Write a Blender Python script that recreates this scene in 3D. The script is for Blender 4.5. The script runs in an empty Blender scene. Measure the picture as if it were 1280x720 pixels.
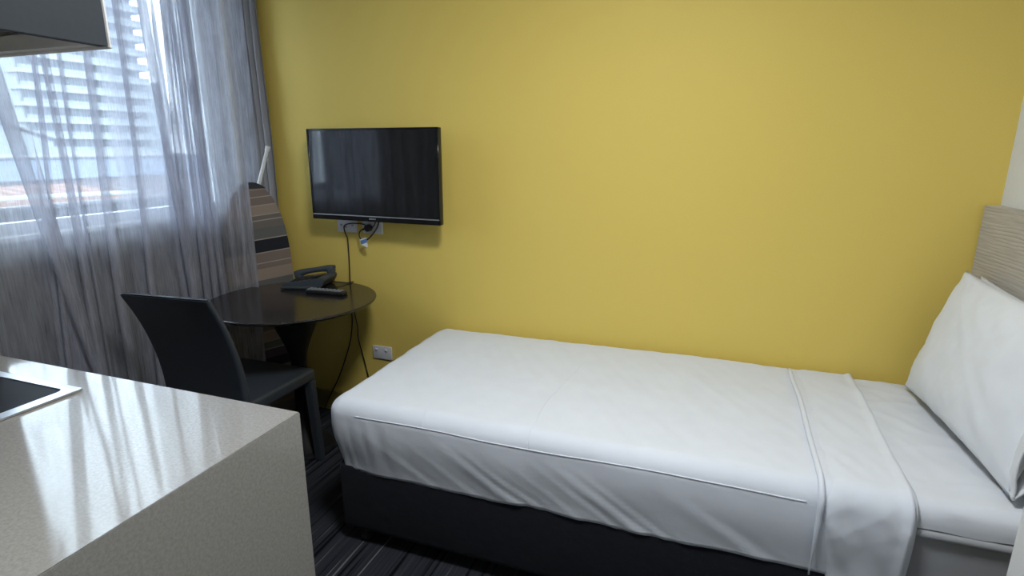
import bpy, bmesh, math, random
from mathutils import Vector, Matrix, noise

random.seed(7)
S = bpy.context.scene
COL = S.collection
R = math.radians

# ------------------------------------------------------------------ camera, world, exposure
cam_d = bpy.data.cameras.new('camera')
cam_d.sensor_fit = 'HORIZONTAL'
cam_d.sensor_width = 36.0
cam_d.lens = 36.0 * 703.49 / 1280.0
cam_d.clip_start = 0.02
cam_d.clip_end = 600
cam = bpy.data.objects.new('camera', cam_d)
COL.objects.link(cam)
cam.location = (2.481, -2.4633, 1.4623)
cam.rotation_euler = (R(90 - 13.9866), R(-0.08), R(19.7058))
S.camera = cam

w = bpy.data.worlds.new('overcast_sky')
S.world = w
w.use_nodes = True
wn, wl = w.node_tree.nodes, w.node_tree.links
wn.clear()
wo = wn.new('ShaderNodeOutputWorld')
bg = wn.new('ShaderNodeBackground')
tc = wn.new('ShaderNodeTexCoord')
sp = wn.new('ShaderNodeSeparateXYZ')
rp = wn.new('ShaderNodeValToRGB')
rp.color_ramp.elements[0].position = 0.0
rp.color_ramp.elements[0].color = (0.72, 0.84, 1.0, 1)
rp.color_ramp.elements[1].position = 0.9
rp.color_ramp.elements[1].color = (0.78, 0.88, 1.0, 1)
wl.new(tc.outputs['Generated'], sp.inputs[0])
wl.new(sp.outputs['Z'], rp.inputs[0])
wl.new(rp.outputs[0], bg.inputs['Color'])
bg.inputs['Strength'].default_value = 10.0
wl.new(bg.outputs[0], wo.inputs['Surface'])

S.view_settings.view_transform = 'Standard'
S.view_settings.look = 'None'
S.view_settings.gamma = 1.0
S.view_settings.use_curve_mapping = False
S.view_settings.exposure = 0.0
FILL_LIGHT_POWER = 34.5  # lamp added to lift the room where daylight falls short

# ------------------------------------------------------------------ materials
def nmat(name):
    m = bpy.data.materials.new(name)
    m.use_nodes = True
    nt = m.node_tree
    b = nt.nodes['Principled BSDF']
    return m, nt.nodes, nt.links, b

def coords(N, L, scale=(1, 1, 1), kind='Object'):
    t = N.new('ShaderNodeTexCoord')
    mp = N.new('ShaderNodeMapping')
    mp.inputs['Scale'].default_value = scale
    L.new(t.outputs[kind], mp.inputs['Vector'])
    return mp.outputs[0]

def noise_tex(N, L, vec, scale, detail=3, rough=0.5):
    n = N.new('ShaderNodeTexNoise')
    n.inputs['Scale'].default_value = scale
    n.inputs['Detail'].default_value = detail
    n.inputs['Roughness'].default_value = rough
    L.new(vec, n.inputs['Vector'])
    return n.outputs['Fac']

def ramp(N, L, fac, stops, interp='LINEAR'):
    r = N.new('ShaderNodeValToRGB')
    r.color_ramp.interpolation = interp
    el = r.color_ramp.elements
    while len(el) < len(stops):
        el.new(0.5)
    for e, (p, c) in zip(el, stops):
        e.position = p
        e.color = (c[0], c[1], c[2], 1)
    L.new(fac, r.inputs[0])
    return r.outputs[0]

def bump(N, L, b, h, strength, dist=0.002):
    n = N.new('ShaderNodeBump')
    n.inputs['Strength'].default_value = strength
    n.inputs['Distance'].default_value = dist
    L.new(h, n.inputs['Height'])
    L.new(n.outputs[0], b.inputs['Normal'])

def simple(name, col, rough=0.5, metal=0.0, var=0.06, nscale=60, bstr=0.0, scale=(1, 1, 1), spec=0.5, coat=0.0):
    m, N, L, b = nmat(name)
    v = coords(N, L, scale)
    n = noise_tex(N, L, v, nscale)
    lo = tuple(c * (1 - var) for c in col)
    hi = tuple(min(1, c * (1 + var)) for c in col)
    L.new(ramp(N, L, n, [(0.3, lo), (0.7, hi)]), b.inputs['Base Color'])
    b.inputs['Roughness'].default_value = rough
    b.inputs['Metallic'].default_value = metal
    b.inputs['Specular IOR Level'].default_value = spec
    b.inputs['Coat Weight'].default_value = coat
    if bstr:
        bump(N, L, b, n, bstr)
    return m

def glass_mat():
    m, N, L, b = nmat('window_glass')
    N.remove(b)
    o = N['Material Output']
    t = N.new('ShaderNodeBsdfTransparent')
    t.inputs[0].default_value = (0.93, 0.97, 0.97, 1)
    g = N.new('ShaderNodeBsdfGlossy')
    g.inputs['Roughness'].default_value = 0.0
    f = N.new('ShaderNodeFresnel')
    f.inputs[0].default_value = 1.35
    x = N.new('ShaderNodeMixShader')
    L.new(f.outputs[0], x.inputs[0])
    L.new(t.outputs[0], x.inputs[1])
    L.new(g.outputs[0], x.inputs[2])
    L.new(x.outputs[0], o.inputs['Surface'])
    return m

def sheer_mat(name, col, lo, hi, trans=0.55):
    m, N, L, b = nmat(name)
    N.remove(b)
    o = N['Material Output']
    v1 = coords(N, L, (120, 120, 6))
    n1 = noise_tex(N, L, v1, 1.0, 4, 0.65)
    v2 = coords(N, L, (30, 30, 6))
    n2 = noise_tex(N, L, v2, 1.0, 4, 0.6)
    mx = N.new('ShaderNodeMath'); mx.operation = 'MULTIPLY_ADD'
    mx.inputs[1].default_value = 0.55
    ml = N.new('ShaderNodeMath'); ml.operation = 'MULTIPLY'; ml.inputs[1].default_value = 0.45
    L.new(n2, ml.inputs[0])
    L.new(n1, mx.inputs[0]); L.new(ml.outputs[0], mx.inputs[2])
    mr = N.new('ShaderNodeMapRange')
    mr.inputs['From Min'].default_value = 0.34
    mr.inputs['From Max'].default_value = 0.66
    mr.inputs['To Min'].default_value = lo
    mr.inputs['To Max'].default_value = hi
    L.new(mx.outputs[0], mr.inputs['Value'])
    d = N.new('ShaderNodeBsdfDiffuse'); d.inputs[0].default_value = (*col, 1)
    t = N.new('ShaderNodeBsdfTranslucent'); t.inputs[0].default_value = (*col, 1)
    a = N.new('ShaderNodeMixShader'); a.inputs[0].default_value = trans
    L.new(d.outputs[0], a.inputs[1]); L.new(t.outputs[0], a.inputs[2])
    tp = N.new('ShaderNodeBsdfTransparent')
    x = N.new('ShaderNodeMixShader')
    L.new(mr.outputs[0], x.inputs[0])
    L.new(tp.outputs[0], x.inputs[1]); L.new(a.outputs[0], x.inputs[2])
    bp = N.new('ShaderNodeBump'); bp.inputs['Strength'].default_value = 0.6; bp.inputs['Distance'].default_value = 0.004
    L.new(n2, bp.inputs['Height'])
    L.new(bp.outputs[0], d.inputs['Normal']); L.new(bp.outputs[0], t.inputs['Normal'])
    L.new(x.outputs[0], o.inputs['Surface'])
    return m

def carpet_mat():
    m, N, L, b = nmat('charcoal_striped_carpet')
    v1 = coords(N, L, (75, 1.3, 1))
    n1 = noise_tex(N, L, v1, 1.0, 2, 0.5)
    v2 = coords(N, L, (22, 2.2, 1))
    n2 = noise_tex(N, L, v2, 1.0, 1, 0.5)
    v3 = coords(N, L, (1, 1, 1))
    n3 = noise_tex(N, L, v3, 420, 2, 0.6)
    base = ramp(N, L, n1, [(0.36, (0.004, 0.0045, 0.006)), (0.42, (0.022, 0.024, 0.031)), (0.60, (0.032, 0.035, 0.044)), (0.66, (0.045, 0.048, 0.055)), (0.69, (0.15, 0.155, 0.155))])
    hi = ramp(N, L, n2, [(0.70, (1, 1, 1)), (0.76, (1.9, 1.9, 1.8))])
    mx = N.new('ShaderNodeMix'); mx.data_type = 'RGBA'; mx.blend_type = 'MULTIPLY'
    mx.inputs['Factor'].default_value = 1
    L.new(base, mx.inputs['A']); L.new(hi, mx.inputs['B'])
    mx2 = N.new('ShaderNodeMix'); mx2.data_type = 'RGBA'; mx2.blend_type = 'MULTIPLY'
    mx2.inputs['Factor'].default_value = 0.6
    L.new(mx.outputs['Result'], mx2.inputs['A'])
    L.new(ramp(N, L, n3, [(0.3, (0.55, 0.55, 0.55)), (0.7, (1.4, 1.4, 1.4))]), mx2.inputs['B'])
    L.new(mx2.outputs['Result'], b.inputs['Base Color'])
    b.inputs['Roughness'].default_value = 0.95
    b.inputs['Specular IOR Level'].default_value = 0.1
    bump(N, L, b, n3, 0.8, 0.004)
    return m

def wood_mat():
    m, N, L, b = nmat('grey_oak_laminate')
    n0 = noise_tex(N, L, coords(N, L, (1, 1.3, 7)), 1.6, 3, 0.5)
    fine = noise_tex(N, L, coords(N, L, (8, 5, 130)), 1.0, 5, 0.65)
    t = N.new('ShaderNodeTexCoord'); mp = N.new('ShaderNodeMapping')
    mp.inputs['Location'].default_value = (0, 0.62, -0.80)
    mp.inputs['Scale'].default_value = (1, 0.9, 3.4)
    L.new(t.outputs['Object'], mp.inputs['Vector'])
    wv = N.new('ShaderNodeTexWave')
    wv.wave_type = 'RINGS'; wv.rings_direction = 'X'; wv.wave_profile = 'SAW'
    wv.inputs['Scale'].default_value = 8.0
    wv.inputs['Distortion'].default_value = 4.5
    wv.inputs['Detail'].default_value = 3.0
    wv.inputs['Detail Scale'].default_value = 0.9
    L.new(mp.outputs[0], wv.inputs['Vector'])
    msk = ramp(N, L, n0, [(0.40, (0.12, 0.12, 0.12)), (0.56, (0.75, 0.75, 0.75))])
    mx = N.new('ShaderNodeMix'); mx.data_type = 'FLOAT'
    L.new(msk, mx.inputs[0]); L.new(fine, mx.inputs[2]); L.new(wv.outputs['Fac'], mx.inputs[3])
    c = ramp(N, L, mx.outputs[0], [(0.15, (0.34, 0.315, 0.285)), (0.45, (0.44, 0.415, 0.38)), (0.62, (0.48, 0.455, 0.42)), (0.9, (0.56, 0.535, 0.50))])
    m2 = N.new('ShaderNodeMix'); m2.data_type = 'RGBA'; m2.blend_type = 'MULTIPLY'; m2.inputs['Factor'].default_value = 0.6
    L.new(c, m2.inputs['A'])
    L.new(ramp(N, L, fine, [(0.35, (0.82, 0.81, 0.80)), (0.65, (1.1, 1.1, 1.1))]), m2.inputs['B'])
    L.new(m2.outputs['Result'], b.inputs['Base Color'])
    b.inputs['Roughness'].default_value = 0.55
    bump(N, L, b, fine, 0.2, 0.001)
    return m

def stone_mat():
    m, N, L, b = nmat('speckled_quartz')
    v = coords(N, L)
    vo = N.new('ShaderNodeTexVoronoi'); vo.inputs['Scale'].default_value = 420
    L.new(v, vo.inputs['Vector'])
    n = noise_tex(N, L, v, 160, 2, 0.6)
    c1 = ramp(N, L, vo.outputs['Distance'], [(0.06, (0.18, 0.172, 0.158)), (0.2, (0.29, 0.282, 0.262)), (0.7, (0.31, 0.30, 0.282))])
    m2 = N.new('ShaderNodeMix'); m2.data_type = 'RGBA'; m2.blend_type = 'MULTIPLY'; m2.inputs['Factor'].default_value = 0.8
    L.new(c1, m2.inputs['A'])
    L.new(ramp(N, L, n, [(0.35, (0.86, 0.86, 0.86)), (0.65, (1.08, 1.08, 1.08))]), m2.inputs['B'])
    L.new(m2.outputs['Result'], b.inputs['Base Color'])
    b.inputs['Roughness'].default_value = 0.07
    b.inputs['IOR'].default_value = 1.75
    return m

def linen_mat(name, col, fine=900, bstr=0.12):
    m, N, L, b = nmat(name)
    v = coords(N, L)
    n = noise_tex(N, L, v, fine, 2, 0.6)
    n2 = noise_tex(N, L, v, 14, 4, 0.55)
    L.new(ramp(N, L, n2, [(0.3, tuple(c * 0.965 for c in col)), (0.7, col)]), b.inputs['Base Color'])
    b.inputs['Roughness'].default_value = 0.9
    b.inputs['Specular IOR Level'].default_value = 0.15
    b.inputs['Sheen Weight'].default_value = 0.05
    mx = N.new('ShaderNodeMath'); mx.operation = 'MULTIPLY_ADD'; mx.inputs[1].default_value = 0.12
    L.new(n, mx.inputs[0]); L.new(n2, mx.inputs[2])
    bump(N, L, b, mx.outputs[0], bstr, 0.012)
    return m

def stripe_mat():
    m, N, L, b = nmat('striped_board_cover')
    t = N.new('ShaderNodeTexCoord')
    s = N.new('ShaderNodeSeparateXYZ')
    L.new(t.outputs['Object'], s.inputs[0])
    sk = N.new('ShaderNodeMath'); sk.operation = 'MULTIPLY_ADD'
    sk.inputs[1].default_value = -0.10
    L.new(s.outputs['X'], sk.inputs[0]); L.new(s.outputs['Z'], sk.inputs[2])
    mr = N.new('ShaderNodeMapRange')
    mr.inputs['From Min'].default_value = 0.0
    mr.inputs['From Max'].default_value = 1.30
    L.new(sk.outputs[0], mr.inputs['Value'])
    br = (0.200, 0.155, 0.130); be = (0.300, 0.235, 0.190); gy = (0.125, 0.128, 0.122); bg_ = (0.16, 0.14, 0.125)
    lt = (0.36, 0.31, 0.27); bk = (0.013, 0.015, 0.022); dg = (0.075, 0.058, 0.084)
    low = [(0.0, gy), (0.06, br), (0.14, be), (0.19, dg), (0.24, bg_), (0.280, lt), (0.284, bk), (0.335, lt), (0.339, dg), (0.385, lt), (0.389, gy), (0.430, lt), (0.434, be), (0.485, lt), (0.489, br), (0.56, be), (0.61, dg), (0.66, br), (0.71, bg_)]
    high = [(0.0, gy), (0.772, lt), (0.776, be), (0.832, lt), (0.836, br), (0.862, lt), (0.866, br), (0.915, lt), (0.920, bk), (0.986, lt), (0.991, gy), (1.045, bg_), (1.085, lt), (1.089, bg_), (1.112, lt), (1.116, be), (1.162, lt), (1.166, br), (1.186, br), (1.208, lt), (1.212, br), (1.245, be), (1.25, br)]
    SC = 1.4
    mr.inputs['From Max'].default_value = SC
    a = ramp(N, L, mr.outputs[0], [(p / SC, c) for p, c in low], 'CONSTANT')
    c = ramp(N, L, mr.outputs[0], [(p / SC, c) for p, c in high], 'CONSTANT')
    gt = N.new('ShaderNodeMath'); gt.operation = 'GREATER_THAN'; gt.inputs[1].default_value = 0.74
    L.new(sk.outputs[0], gt.inputs[0])
    mx = N.new('ShaderNodeMix'); mx.data_type = 'RGBA'
    L.new(gt.outputs[0], mx.inputs['Factor'])
    L.new(a, mx.inputs['A']); L.new(c, mx.inputs['B'])
    L.new(mx.outputs['Result'], b.inputs['Base Color'])
    b.inputs['Roughness'].default_value = 0.9
    return m

def brick_mat():
    m, N, L, b = nmat('far_brickwork')
    v = coords(N, L, (1, 1, 1))
    t = N.new('ShaderNodeTexBrick')
    t.inputs['Scale'].default_value = 4.0
    t.inputs['Color1'].default_value = (0.11, 0.088, 0.085, 1)
    t.inputs['Color2'].default_value = (0.09, 0.072, 0.072, 1)
    t.inputs['Mortar'].default_value = (0.13, 0.12, 0.118, 1)
    sw = N.new('ShaderNodeCombineXYZ'); s = N.new('ShaderNodeSeparateXYZ')
    L.new(v, s.inputs[0]); L.new(s.outputs['Y'], sw.inputs['X']); L.new(s.outputs['Z'], sw.inputs['Y'])
    L.new(sw.outputs[0], t.inputs['Vector'])
    L.new(t.outputs['Color'], b.inputs['Base Color'])
    b.inputs['Roughness'].default_value = 0.9
    return m

M = {}
M['yellow'] = simple('mustard_yellow_paint', (0.74, 0.565, 0.135), 0.62, var=0.03, nscale=300, bstr=0.12, spec=0.3)
M['white_wall'] = simple('white_paint', (0.74, 0.76, 0.77), 0.6, var=0.02, nscale=200, bstr=0.06, spec=0.3)
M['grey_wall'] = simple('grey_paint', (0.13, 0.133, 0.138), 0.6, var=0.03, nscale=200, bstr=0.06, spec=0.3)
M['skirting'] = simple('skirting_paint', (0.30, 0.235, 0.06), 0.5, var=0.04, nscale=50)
M['carpet'] = carpet_mat()
M['glass'] = glass_mat()
M['sheer'] = sheer_mat('crinkled_sheer', (0.56, 0.57, 0.645), 0.32, 0.74, 0.52)
M['drape'] = linen_mat('grey_drape', (0.29, 0.285, 0.29), 400, 0.5)
M['alu'] = simple('white_aluminium', (0.72, 0.74, 0.76), 0.4, var=0.02)
M['stone'] = stone_mat()
M['steel'] = simple('brushed_steel', (0.62, 0.62, 0.64), 0.28, 1.0, var=0.05, nscale=200)
M['black_glass'] = simple('black_glass', (0.012, 0.013, 0.017), 0.45, var=0.02, spec=0.06)
M['hood_grey'] = simple('dark_grey_laminate', (0.030, 0.036, 0.044), 0.6, var=0.05, nscale=120, spec=0.25)
M['pale_edge'] = simple('pale_edging', (0.62, 0.61, 0.60), 0.4, var=0.03)
M['filter'] = simple('dark_filter_mesh', (0.025, 0.028, 0.032), 0.45, 0.3, var=0.3, nscale=300)
M['linen'] = linen_mat('white_cotton', (0.69, 0.728, 0.80))
M['pillow'] = linen_mat('white_pillowcase', (0.72, 0.75, 0.80), 900, 0.18)
M['mattress'] = linen_mat('mattress_ticking', (0.36, 0.37, 0.395), 300, 0.2)
M['charcoal'] = linen_mat('charcoal_upholstery', (0.010, 0.0115, 0.017), 700, 0.3)
M['rubber'] = simple('black_rubber', (0.012, 0.012, 0.013), 0.6)
M['leather'] = simple('black_leather', (0.034, 0.041, 0.052), 0.45, var=0.15, nscale=500, bstr=0.2, spec=0.45)
M['table'] = simple('dark_lacquered_wood', (0.020, 0.018, 0.018), 0.17, var=0.3, nscale=8, scale=(1, 14, 1), spec=0.55)
M['pedestal'] = simple('black_lacquer', (0.010, 0.010, 0.012), 0.6, var=0.1, spec=0.2)
M['black_plastic'] = simple('black_plastic', (0.013, 0.013, 0.015), 0.35, var=0.05)
M['gloss_black'] = simple('gloss_black_plastic', (0.008, 0.008, 0.009), 0.12, var=0.05)
M['screen'] = simple('tv_screen_glass', (0.006, 0.007, 0.008), 0.05, var=0.02, spec=1.0)
M['silver'] = simple('silver_trim', (0.42, 0.43, 0.46), 0.35, 0.6, var=0.03)
M['phone'] = simple('dark_phone_plastic', (0.055, 0.068, 0.080), 0.42, var=0.08, nscale=200)
M['key_grey'] = simple('grey_rubber_keys', (0.24, 0.25, 0.26), 0.6, var=0.05)
M['plate'] = simple('white_switch_plastic', (0.66, 0.67, 0.70), 0.35, var=0.02)
M['label_blue'] = simple('blue_print', (0.10, 0.19, 0.42), 0.5, var=0.05)
M['label_white'] = simple('white_print', (0.78, 0.78, 0.77), 0.5, var=0.02)
M['stripe'] = stripe_mat()
M['oak'] = wood_mat()
M['white_metal'] = simple('white_enamel', (0.74, 0.75, 0.75), 0.4, var=0.02)
M['concrete'] = simple('pale_concrete', (0.25, 0.275, 0.283), 0.8, var=0.05, nscale=2)
M['tower_glass'] = simple('tower_glass', (0.10, 0.125, 0.14), 0.6, var=0.25, nscale=0.3)
M['tower_dark'] = simple('tower_dark_glass', (0.068, 0.085, 0.10), 0.6, var=0.25, nscale=0.3)
M['white_render'] = simple('white_render', (0.135, 0.16, 0.20), 0.85, var=0.04, nscale=1)
M['pale_cladding'] = simple('pale_cladding', (0.19, 0.215, 0.22), 0.7, var=0.04, nscale=1)
M['brick'] = brick_mat()
M['terracotta'] = simple('terracotta_roof', (0.17, 0.095, 0.065), 0.9, var=0.15, nscale=6)
M['rail_dark'] = simple('dark_balcony_panel', (0.012, 0.013, 0.017), 0.6, var=0.2, nscale=8)
M['rail_bar'] = simple('grey_wire_mesh', (0.05, 0.053, 0.06), 0.5, var=0.1)
M['ground'] = simple('asphalt', (0.16, 0.16, 0.17), 0.9, var=0.2, nscale=0.4)

def emit_mat(name, col, strength):
    m, N, L, b = nmat(name)
    b.inputs['Base Color'].default_value = (*col, 1)
    b.inputs['Emission Color'].default_value = (*col, 1)
    b.inputs['Emission Strength'].default_value = strength
    return m
M['fill_diffuser'] = emit_mat('fill_lamp_glow', (1.0, 0.96, 0.90), 3.0)  # glowing disc of the added, unseen ceiling light

# ------------------------------------------------------------------ mesh helpers
class MB:
    def __init__(s):
        s.bm = bmesh.new()
    def box(s, x0, x1, y0, y1, z0, z1, bev=0.0, seg=2, mtx=None):
        r = bmesh.ops.create_cube(s.bm, size=1.0)
        vs = r['verts']
        for v in vs:
            v.co = Vector(((x0 + x1) / 2 + v.co.x * (x1 - x0), (y0 + y1) / 2 + v.co.y * (y1 - y0), (z0 + z1) / 2 + v.co.z * (z1 - z0)))
            if mtx: v.co = mtx @ v.co
        if bev > 0:
            es = list({e for v in vs for e in v.link_edges})
            bmesh.ops.bevel(s.bm, geom=es, offset=bev, segments=seg, profile=0.5, affect='EDGES')
        return s
    def tube(s, pts, r, n=8, cap=True, radii=None):
        pts = [Vector(p) for p in pts]
        rings = []
        up = None
        for i, p in enumerate(pts):
            a = pts[max(0, i - 1)]; b = pts[min(len(pts) - 1, i + 1)]
            t = (b - a)
            t = t.normalized() if t.length > 1e-9 else Vector((0, 0, 1))
            if up is None:
                up = t.orthogonal().normalized()
            else:
                up = (up - t * up.dot(t))
                up = up.normalized() if up.length > 1e-6 else t.orthogonal().normalized()
            sd = t.cross(up)
            rr = radii[i] if radii else r
            rings.append([s.bm.verts.new(p + up * (rr * math.cos(2 * math.pi * k / n)) + sd * (rr * math.sin(2 * math.pi * k / n))) for k in range(n)])
        for A, B in zip(rings, rings[1:]):
            for k in range(n):
                s.bm.faces.new((A[k], A[(k + 1) % n], B[(k + 1) % n], B[k]))
        if cap:
            s.bm.faces.new(rings[0][::-1]); s.bm.faces.new(rings[-1])
        return s
    def lathe(s, prof, n=48, c=(0, 0)):
        rings = []
        for r, z in prof:
            if r < 1e-6:
                rings.append([s.bm.verts.new((c[0], c[1], z))])
            else:
                rings.append([s.bm.verts.new((c[0] + r * math.cos(2 * math.pi * k / n), c[1] + r * math.sin(2 * math.pi * k / n), z)) for k in range(n)])
        for A, B in zip(rings, rings[1:]):
            for k in range(n):
                k2 = (k + 1) % n
                if len(A) == 1 and len(B) == 1: continue
                if len(A) == 1: s.bm.faces.new((A[0], B[k2], B[k]))
                elif len(B) == 1: s.bm.faces.new((A[k], A[k2], B[0]))
                else: s.bm.faces.new((A[k], A[k2], B[k2], B[k]))
        return s
    def prism(s, poly, fn, d0, d1):
        """poly: 2D points; fn(a, b, d) -> 3D"""
        A = [s.bm.verts.new(fn(a, b, d0)) for a, b in poly]
        B = [s.bm.verts.new(fn(a, b, d1)) for a, b in poly]
        n = len(poly)
        for k in range(n):
            s.bm.faces.new((A[k], A[(k + 1) % n], B[(k + 1) % n], B[k]))
        s.bm.faces.new(A[::-1]); s.bm.faces.new(B)
        return s
    def grid(s, fn, nu, nv):
        V = [[s.bm.verts.new(fn(i / nu, j / nv)) for j in range(nv + 1)] for i in range(nu + 1)]
        for i in range(nu):
            for j in range(nv):
                s.bm.faces.new((V[i][j], V[i + 1][j], V[i + 1][j + 1], V[i][j + 1]))
        return s
    def build(s, name, mat, parent=None, smooth=False, angle=None):
        bmesh.ops.recalc_face_normals(s.bm, faces=s.bm.faces)
        me = bpy.data.meshes.new(name)
        s.bm.to_mesh(me); s.bm.free()
        if smooth:
            for p in me.polygons: p.use_smooth = True
            if angle:
                try: me.set_sharp_from_angle(angle=R(angle))
                except Exception: pass
        o = bpy.data.objects.new(name, me)
        me.materials.append(mat)
        COL.objects.link(o)
        if parent:
            o.parent = parent
            o.matrix_parent_inverse = Matrix.Translation(parent.location).inverted() if parent.type == 'EMPTY' else Matrix.Identity(4)
        return o

def tag(o, label=None, cat=None, group=None, kind=None):
    if label: o['label'] = label
    if cat: o['category'] = cat
    if group: o['group'] = group
    if kind: o['kind'] = kind
    return o

def empty(name, loc, label, cat, group=None):
    o = bpy.data.objects.new(name, None)
    o.empty_display_size = 0.05
    COL.objects.link(o)
    o.location = loc
    return tag(o, label, cat, group)

def struct(o):
    o['kind'] = 'structure'
    return o

def sub(name, mesh_from, parent, inv_from):
    """another object sharing a mesh"""
    o = bpy.data.objects.new(name, mesh_from.data)
    COL.objects.link(o)
    o.parent = parent
    o.matrix_parent_inverse = inv_from.matrix_parent_inverse.copy()
    return o

def smooth_path(pts, n=8):
    P = [Vector(p) for p in pts]
    out = []
    for i in range(len(P) - 1):
        p0 = P[max(0, i - 1)]; p1 = P[i]; p2 = P[i + 1]; p3 = P[min(len(P) - 1, i + 2)]
        for k in range(n):
            t = k / n
            out.append(0.5 * ((2 * p1) + (p2 - p0) * t + (2 * p0 - 5 * p1 + 4 * p2 - p3) * t * t + (3 * p1 - p0 - 3 * p2 + p3) * t ** 3))
    out.append(P[-1])
    return out

# ------------------------------------------------------------------ room shell
W = 3.432; NEAR = -3.6; H = 2.55
struct(MB().box(-0.2, W + 0.1, NEAR - 0.1, 0.1, -0.1, 0).build('floor', M['carpet']))
struct(MB().box(-0.2, W + 0.1, NEAR - 0.1, 0.1, H, H + 0.1).build('ceiling', M['white_wall']))
struct(MB().box(-0.2, W + 0.1, 0, 0.1, 0, H).build('wall_back', M['yellow']))
struct(MB().box(W, W + 0.1, NEAR, 0, 0, H).build('wall_right', M['white_wall']))
struct(MB().box(-0.2, W + 0.1, NEAR - 0.1, NEAR, 0, H).build('wall_near', M['white_wall']))
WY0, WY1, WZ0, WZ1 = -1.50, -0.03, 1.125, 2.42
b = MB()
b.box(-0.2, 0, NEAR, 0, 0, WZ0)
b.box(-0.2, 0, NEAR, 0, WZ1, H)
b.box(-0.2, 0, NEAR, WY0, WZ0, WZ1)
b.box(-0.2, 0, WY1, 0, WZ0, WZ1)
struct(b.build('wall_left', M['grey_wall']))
struct(MB().box(0, 1.70, -2.30, -2.20, 0, H).build('wall_kitchen', M['white_wall']))
struct(MB().box(3.155, W, -1.22, -1.10, 0, H, 0.004, 1).build('wall_partition', M['white_wall']))
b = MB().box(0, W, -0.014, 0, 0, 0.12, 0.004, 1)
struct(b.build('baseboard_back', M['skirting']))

# window
win = bpy.data.objects.new('window_1', None); COL.objects.link(win); win.location = (-0.1, (WY0 + WY1) / 2, WZ0)
win['kind'] = 'structure'
f = MB()
f.box(-0.13, -0.07, WY0, WY1, WZ0, WZ0 + 0.05, 0.004, 1)
f.box(-0.13, -0.07, WY0, WY1, WZ1 - 0.05, WZ1, 0.004, 1)
f.box(-0.13, -0.07, WY0, WY0 + 0.05, WZ0, WZ1, 0.004, 1)
f.box(-0.13, -0.07, WY1 - 0.05, WY1, WZ0, WZ1, 0.004, 1)
f.build('window_frame', M['alu'], win)
MB().box(-0.125, -0.075, -1.33, -1.285, WZ0 + 0.05, WZ1 - 0.05, 0.003, 1).build('mullion', M['alu'], win)
MB().box(-0.103, -0.097, WY0 + 0.05, -1.33, WZ0 + 0.05, WZ1 - 0.05).build('pane', M['glass'], win)
MB().box(-0.103, -0.097, -1.285, WY1 - 0.05, WZ0 + 0.05, WZ1 - 0.05).build('pane', M['glass'], win)
MB().box(-0.07, 0.025, WY0, WY1, WZ0 - 0.012, WZ0 + 0.010, 0.004, 1).build('window_sill', M['alu'], win)

# ------------------------------------------------------------------ outside the window
def P_(name, mb, mat, parent): return mb.build(name, mat, parent)
struct(MB().box(-320, -1.6, -150, 330, -12.2, -12).build('ground', M['ground']))

# balcony just outside
rl = empty('balcony_railing', (-1.0, -0.4, 0.2), 'dark balcony railing with wire mesh just outside the window sill', 'railing')
MB().box(-1.06, -1.03, -2.4, 0.64, 0.2, 1.13).build('solid_panel', M['rail_dark'], rl)
MB().box(-1.05, -0.99, -2.4, 0.66, 1.13, 1.155, 0.005, 1).build('top_rail', M['rail_bar'], rl)
b0 = None
for k in range(38):
    y = -2.38 + k * 0.08
    if b0 is None:
        b0 = MB().box(-1.016, -1.008, -2.384, -2.376, 0.2, 1.13).build('wire', M['rail_bar'], rl)
    else:
        o = sub('wire', b0, rl, b0); o.location.y = k * 0.08
h0 = None
for k in range(8):
    if h0 is None:
        h0 = MB().box(-1.008, -1.000, -2.4, 0.64, 0.46, 0.468).build('wire', M['rail_bar'], rl)
    else:
        o = sub('wire', h0, rl, h0); o.location.z = k * 0.085
struct(MB().box(-1.6, -0.2, -3.6, 2.5, 0.0, 0.2).build('balcony_floor', M['concrete']))

# low brick building with a pale parapet
lb = empty('brick_building', (-18.5, 9, -12), 'low flat-roofed brick building with a pale parapet band below the tower', 'building')
MB().box(-26, -18.2, -14, 20, -12, 0.45).build('brick_wall', M['brick'], lb)
MB().box(-26.1, -18.0, -14.1, 20.1, 0.42, 1.10, 0.03, 1).build('parapet', M['white_render'], lb)
MB().box(-26.1, -17.93, -14.1, 20.1, 1.08, 1.16, 0.02, 1).build('coping', M['rail_bar'], lb)

# terracotta roof in front
tr = empty('terracotta_roof', (-9, 4, -1), 'low terracotta roof with a white gutter, seen over the balcony railing', 'roof')
poly = [(-9.3, 0.50), (-11.2, 0.67), (-11.2, 0.55), (-9.3, 0.36)]
MB().prism(poly, lambda a, z, d: (a, d, z), -9.0, 6.3).build('roof_slope', M['terracotta'], tr)
for k in range(0, 48):
    y = -8.9 + k * 0.32
    if k == 0:
        tz = MB().tube([(-9.28, y, 0.49), (-11.2, y, 0.66)], 0.05, 6).build('tile_row', M['terracotta'], tr)
    else:
        o = sub('tile_row', tz, tr, tz); o.location.y = k * 0.32
MB().tube([(-9.22, -9.0, 0.62), (-9.22, 4.4, 0.585), (-9.22, 6.4, 0.53)], 0.04, 8).build('gutter', M['concrete'], tr)
MB().box(-11.1, -9.5, -8.8, 6.1, -12, 0.36).build('house_wall', M['brick'], tr)

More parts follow.
